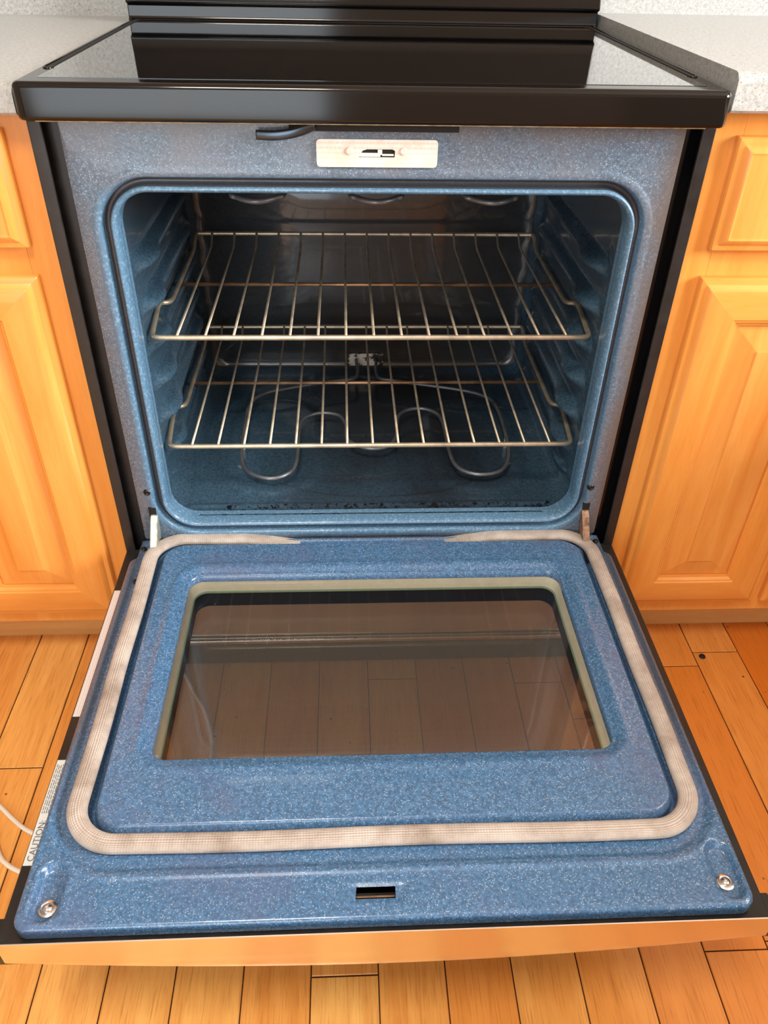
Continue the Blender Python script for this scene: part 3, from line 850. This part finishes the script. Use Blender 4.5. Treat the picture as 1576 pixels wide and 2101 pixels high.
# ------------------------------------------------------------------ racks
def make_rack(label):
    z0 = .588
    rt = thing('oven_rack', label, 'oven rack', (0, .27, z0), 'wire oven racks')
    side = [(-.3045, .071), (-.3085, .110), (-.3125, .168), (-.3120, .182), (-.3010, .190), (-.2985, .205), (-.2985, .25), (-.2990, .425)]
    path = [(x, y, z0 + .006 * math.exp(-((y - .174) / .014) ** 2)) for x, y in side]
    path += [(-.2985, .452, z0 + .016), (-.2975, .462, z0 + .016)]
    path = path + [(-x, y, z) for x, y, z in reversed(path)]
    tube('outer_frame', round_path(path, .012, True, 5), .0038, M['chrome'], rt, closed=True, seg=12)
    tube('crossbar', [(-.2985, .279, z0 - .0050), (.2985, .279, z0 - .0050)], .0030, M['rust'], rt, seg=10)
    for i in range(15):
        x = -.2695 + .0386 * i
        P = round_path([(x, .0705, z0 + .003), (x, .432, z0 + .003), (x, .456, z0 + .0175), (x, .463, z0 + .0175)], .01)
        tube('rod', P, .0020, M['chrome'], rt, seg=8)
    return rt
r1 = make_rack('upper wire oven rack, front rail halfway up the oven opening')
r2 = r1.copy(); COL.objects.link(r2); r2.location = (0, .262, .4165)
r2['label'] = 'lower wire oven rack just above the bottom heating element'
for ch in list(r1.children):
    c = ch.copy(); COL.objects.link(c); c.parent = r2; c.matrix_parent_inverse = ch.matrix_parent_inverse.copy()

# ------------------------------------------------------------------ cabinets
def panel_door(name, x0, x1, z0, z1, yb, parent, raised=True):
    """overlay door: x,z extent, back plane yb, 19 mm proud"""
    yf = yb - .0195
    def lp_(ins, y, r=.0015): return [(p[0], y, p[1]) for p in rrect(x0 + ins, x1 - ins, z0 + ins, z1 - ins, max(.0004, r), (2, 2), 3)]
    L = [lp_(0, yb), lp_(0, yf + .010), lp_(.0015, yf + .0075), lp_(.005, yf + .0065), lp_(.0075, yf + .0062), lp_(.010, yf + .0035), lp_(.0135, yf + .0008), lp_(.0155, yf)]
    if raised:
        fr = L + [lp_(.0525, yf), lp_(.0545, yf + .002), lp_(.0565, yf + .0022), lp_(.060, yf + .0062), lp_(.0625, yf + .0065), lp_(.0625, yf + .012)]
        V, F = rings(fr)
        # split stiles (vertical grain) and rails (level grain) by material index
        me = mesh(name, V, F); me.materials.append(M['maple_v']); me.materials.append(M['maple_h'])
        for p in me.polygons:
            c = p.center
            dz = min(c.z - z0, z1 - c.z); dx = min(c.x - x0, x1 - c.x)
            p.material_index = 1 if (dz < dx and dx > .055) else 0
        fix(me); o = link(name, me, None, parent, True, 28)
        pl = [lp_(.060, yf + .0125), lp_(.064, yf + .0110), lp_(.064, yf + .0100), lp_(.098, yf + .0030), lp_(.0985, yf + .0016), lp_(.1005, yf + .0012)]
        V, F = rings(pl, False, True)
        link('centre_panel', fix(mesh('centre_panel', V, F)), M['maple_p'], o, True, 22)
    else:
        V, F = rings(L + [lp_(.0170, yf + .0006), lp_(.019, yf + .0006)], False, True)
        o = link(name, fix(mesh(name, V, F)), M['maple_p'], parent, True, 28)
    return o
YC = .0155
def cabinet(s, label):
    def sx(a, b): return (a, b) if s > 0 else (-b, -a)
    c = thing('base_cabinet', label, 'cabinet', (s * .64, .3, 0))
    top = .8895 if s > 0 else .879
    boxes('carcass', [(*sx(.383, .899), YC + .0185, .62, .1055, top - .0005)], M['maple_v'], c, 0.0005)
    boxes('face_frame', [(*sx(.382, .4200), YC, YC + .019, .1045, top), (*sx(.636, .678), YC, YC + .019, .1045, top), (*sx(.868, .90), YC, YC + .019, .1045, top),
                         *[(*sx(a, b), YC, YC + .019, c0, c1) for a, b in ((.42, .636), (.678, .868)) for c0, c1 in ((.845, top), (.690, .745), (.1045, .145))]], M['maple_v'], c, 0.0006)
    boxes('plinth', [(*sx(.382, .90), YC + .068, YC + .085, 0.0, .1045)], M['toe'], c, 0.001)
    for a, b in ((.4120, .6500), (.664, .88)):
        panel_door('door', *sx(a, b), .1330, .6985, YC, c)
        panel_door('drawer_front', *sx(a, b), .7330, .8630, YC, c, False)
    return c
cabinet(-1, 'maple base cabinet left of the range')
cabinet(1, 'maple base cabinet right of the range')

# countertops
def counter(s, label, zt, th, yback, xin):
    def sx(a, b): return (a, b) if s > 0 else (-b, -a)
    c = thing('countertop', label, 'countertop', (s * .64, .3, .872))
    yf = -.0120
    # bullnose slab: profile in y-z swept along x
    pr = [(yback, zt), (yf + .012, zt)]
    for k in range(1, 6):
        t = k / 5 * math.pi / 2; pr.append((yf + .012 - .012 * math.sin(t), zt - .012 + .012 * math.cos(t)))
    pr += [(yf, zt - th + .003), (yf + .003, zt - th), (yback, zt - th)]
    V = []; xa, xb = sx(xin, .92)
    for x in (xa, xb): V += [(x, y, z) for y, z in pr]
    n = len(pr); F = [tuple(range(n)), tuple(range(2 * n - 1, n - 1, -1))] + [(i, (i + 1) % n, n + (i + 1) % n, n + i) for i in range(n)]
    link('worktop', fix(mesh('worktop', V, F)), M['laminate'], c, True, 30)
    boxes('upstand', [(*sx(xin, .92), yback, YW - .001, zt - .03, zt + .42)], M['laminate'], c, 0.002)
counter(-1, 'speckled grey laminate countertop left of the range', .9095, .0300, .640, .3835)
counter(1, 'speckled grey laminate countertop right of the range, slightly higher than the cooktop', .9300, .0400, .600, .3860)
boxes('wall_panel', [(-.3835, .386, .605, .64, .90, .97)], M['laminate'], None, 0)
o = bpy.data.objects['wall_panel']; o.name = 'trim_1'; structure(o)

# ------------------------------------------------------------------ cord and crumb on the floor
cp = [(-.36, -.388, .0035), (-.43, -.392, .0035), (-.494, -.365, .0035), (-.514, -.354, .0035), (-.529, -.339, .0035), (-.560, -.290, .0035), (-.64, -.20, .0035), (-.70, -.14, .0035), (-.735, -.15, .0035),
      (-.72, -.19, .0035), (-.66, -.21, .0035), (-.60, -.232, .0035), (-.555, -.263, .0035), (-.526, -.287, .0035), (-.498, -.306, .0035), (-.45, -.325, .0035), (-.38, -.325, .0035), (-.30, -.285, .0035),
      (-.262, -.225, .0035), (-.257, -.165, .0035), (-.275, -.105, .0035), (-.300, -.061, .0035), (-.325, -.015, .0035), (-.345, .015, .0035)]
cd = tube('power_cord', smooth_path(cp, sub=8), .0034, M['cord'])
cd['label'] = 'thin white cord on the floorboards, passing under the open oven door'; cd['category'] = 'cord'
cr = lathe('crumb', [(.004, 0), (.0058, .0015), (.005, .003), (.002, .0042)], M['dark'], None, (.5975, .0, 0), 'Z', 12)
cr['label'] = 'small round black crumb on the floorboards at the right'; cr['category'] = 'crumb'
